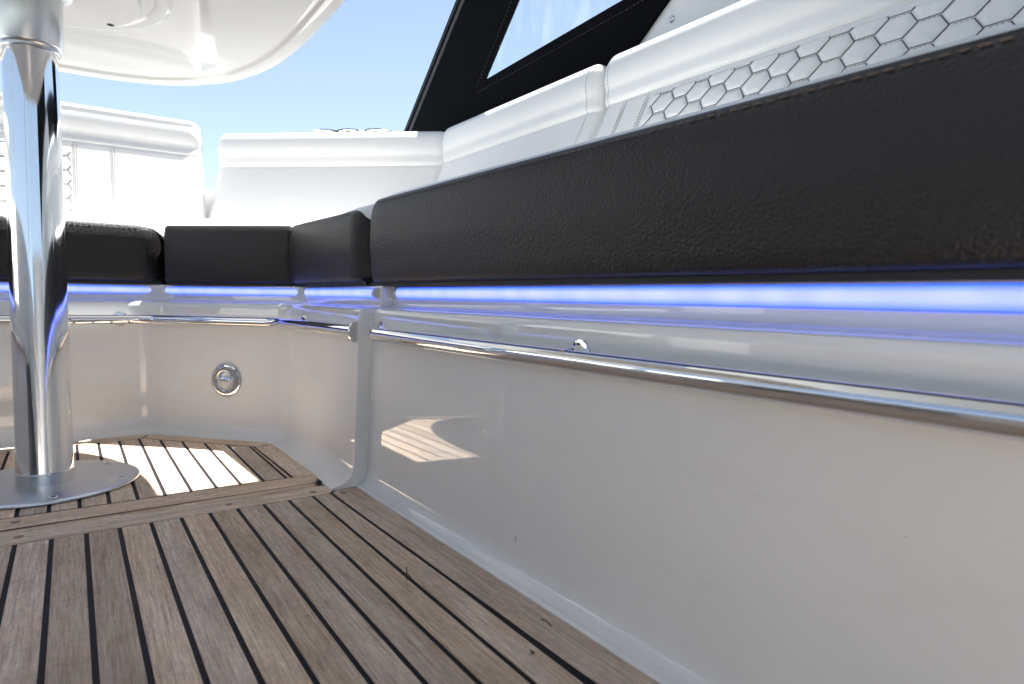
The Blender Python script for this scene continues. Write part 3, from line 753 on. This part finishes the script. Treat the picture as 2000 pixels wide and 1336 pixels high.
# ------------------------------------------------------------------ hardtop, cabin side, canvas enclosure
HZ = 5.1
ht = MB()
hout = [(p.x, p.y) for p in fillet([(3.0, 0), (3.0, 4.32), (-3.3, 4.32), (-3.3, -4.5), (3.0, -4.5), (3.0, 0)], .25, 6)[:-1]]
hole = [(p.x, p.y) for p in fillet([(1.75, 0), (1.75, -3.4), (.1, -3.4), (.1, 1.3), (1.75, 1.3), (1.75, 0)], .2, 5)[:-1]]  # roof opening added so sun on the unseen deck fills the shade
tri = tessellate_polygon([[Vector((*p, 0)) for p in hout], [Vector((*p, 0)) for p in hole]]); fl_ = hout + hole
lo = ht.add([(x, y, HZ) for x, y in fl_]); hi = ht.add([(x, y, HZ + .22) for x, y in fl_])
for t3 in tri: ht.face([lo[i] for i in t3]); ht.face([hi[i] for i in t3])
for k0, pl in ((0, hout), (len(hout), hole)):
    for i in range(len(pl)):
        j = (i + 1) % len(pl); ht.face([lo[k0 + i], lo[k0 + j], hi[k0 + j], hi[k0 + i]])
tag(clean(ht.build('hardtop', hullm, smooth=False)), 'white hardtop roof above the top of the frame, with an opening added to let sunlight in', 'roof')

def slab(mb, X, th, outer, holes=(), mi=0):
    polys = [outer] + list(holes)
    v3 = [[Vector((y, z, 0)) for y, z in p] for p in polys]
    tri = tessellate_polygon(v3); flat = [p for pl in polys for p in pl]
    a = mb.add([(X, y, z) for y, z in flat]); b_ = mb.add([(X + th, y, z) for y, z in flat])
    for t3 in tri: mb.face([a[i] for i in t3], None, mi); mb.face([b_[i] for i in reversed(t3)], None, mi)
    k = 0
    for pl in polys:
        n = len(pl)
        for i in range(n): mb.face([a[k + i], a[k + (i + 1) % n], b_[k + (i + 1) % n], b_[k + i]], None, mi)
        k += n
EX = 2.75
outer = [(6.377, 2.215), (3.05, HZ - .01), (-4.3, HZ - .01), (-4.3, 2.74), (2.30, 2.735), (2.44, 2.71), (3.11, 2.215)]
r2 = lambda pts, r=.10: [(p.x, p.y) for p in fillet(pts, r, 5)]
pane = [(4.42, 2.72)] + r2([(4.42, 2.72), (2.88, 2.78), (1.88, 2.80), (1.88, 4.75), (2.42, 4.75), (4.42, 2.72)], .14)[1:-1]
AA, AB = Vector((6.377, 2.215)), Vector((3.05, HZ - .01))
en = thing('canvas_enclosure', (EX, 4, 2.2), 'black canvas side curtain with a clear vinyl window, above the right backrests', 'canopy')
mb = MB(); slab(mb, EX, .02, outer, [list(reversed(pane))]); clean(mb.build('canvas_panel', canv, en, loc=(EX, 4, 2.2), smooth=False))
mb = MB(); mb.poly([(EX + .010, y, z) for y, z in pane]); clean(mb.build('window_pane', clear, en, loc=(EX, 4, 2.2), smooth=False))
d = (AB - AA).normalized(); nrm_ = Vector((-d.y, d.x)) * -1
if nrm_.x > 0: nrm_ = -nrm_
def band(mb, off0, off1, X, th):
    A, B2 = AA, AB
    q = [A + nrm_ * off0, B2 + nrm_ * off0, B2 + nrm_ * off1, A + nrm_ * off1]
    slab(mb, X, th, [(p.x, p.y) for p in q])
mb = MB(); band(mb, .095, .135, EX - .006, .006); clean(mb.build('binding', zipm, en, loc=(EX, 4, 2.2), smooth=False))
mb = MB()
for k in range(330):
    p = (AA + d * .03).lerp(AB - d * .03, k / 329) + nrm_ * .035
    t_ = d * .0045; q = nrm_ * .009
    slab(mb, EX - .005, .005, [tuple(p - t_ - q), tuple(p + t_ - q), tuple(p + t_ + q), tuple(p - t_ + q)])
clean(mb.build('zip', zipm, en, loc=(EX, 4, 2.2), smooth=False))
mb = MB()
fr_ = [(4.50, 2.65), (2.88, 2.71), (2.35, 2.73)]
for a, b_ in zip(fr_, fr_[1:]): stitch_run(mb, [Vector((EX - .001, *a)), Vector((EX - .001, *b_))], .002, .02, .012)
stitch_run(mb, [Vector((EX - .001, 4.53, 2.70)), Vector((EX - .001, 2.50, 4.77))], .002, .02, .012)
clean(mb.build('stitching', zipm, en, loc=(EX, 4, 2.2)))

cs = MB(); slab(cs, 2.775, .06, [(3.4, 2.2), (3.115, 2.235), (2.40, 2.765), (2.3, 2.79), (-4.4, 2.79), (-4.4, 2.2)]) 
tag(clean(cs.build('cabin_side', gel, smooth=False)), 'smooth white cabin side panel above the quilted backrest, top right', 'panel')
c = (2.774, 2.505, 2.55)
mb = MB(); lathe(mb, [(.022, 0), (.022, .006), (.017, .012), (.010, .012), (.009, .003), (.002, .003)], c, (-1, 0, 0), 28)
o = clean(mb.build('snap_stud', chrome, loc=c)); tag(o, 'small metal snap stud on the white cabin side panel', 'fastener')
# unseen white locker added on the port side to bounce light into the cockpit
pb = thing('bounce_locker', (-2.2, -1, 0), 'plain white locker added to bounce light, left of the camera and out of frame', 'locker')
mb = MB(); sweep(mb, [Vector(v) for v in fillet([(0, -.03), (.02, .02), (.06, .10), (.12, .92), (.16, 1.0), (.25, 1.02), (1.45, 1.02)], .05, 4)], [Vector((-1.46, 1.25)), Vector((-1.46, -4.3))], cap=True)
clean(mb.build('body', gel, pb, loc=(-2.2, -1, 0)))
mb = MB(); P_, c_ = seat_profile(.40); pad(P_, [0] * len(P_), [Vector((-1.66, 1.2)), Vector((-1.66, -4.2))], .08, .08, 1.03, [mb])
clean(mb.build('top_pad', wht, pb, loc=(-2.2, -1, 0), angle=60))
# windscreen bulkhead behind the camera and port posts
bk = thing('windscreen', (0, -4.4, 2.2), 'clear windscreen above a white bulkhead behind the camera', 'windscreen')
mb = MB(); mb.poly([(-3.1, -4.38, -.1), (2.9, -4.38, -.1), (2.9, -4.38, 2.6), (-3.1, -4.38, 2.6)]); mb.build('bulkhead', hullm, bk, smooth=False, loc=(0, -4.4, 2.2))
mb = MB(); mb.poly([(-3.1, -4.4, 2.6), (2.9, -4.4, 2.6), (2.9, -4.4, HZ), (-3.1, -4.4, HZ)]); mb.build('glass', clear, bk, smooth=False, loc=(0, -4.4, 2.2))
for y in (-1.5, 3.2):
    mb = MB(); tube(mb, [(-3.15, y + .5, 2.2), (-3.15, y, HZ)], .09, 16)
    tag(clean(mb.build('roof_post', hullm)), 'white roof post on the port side, ' + ('nearer the table' if y > 0 else 'nearer the windscreen'), 'post', 'port side roof posts')
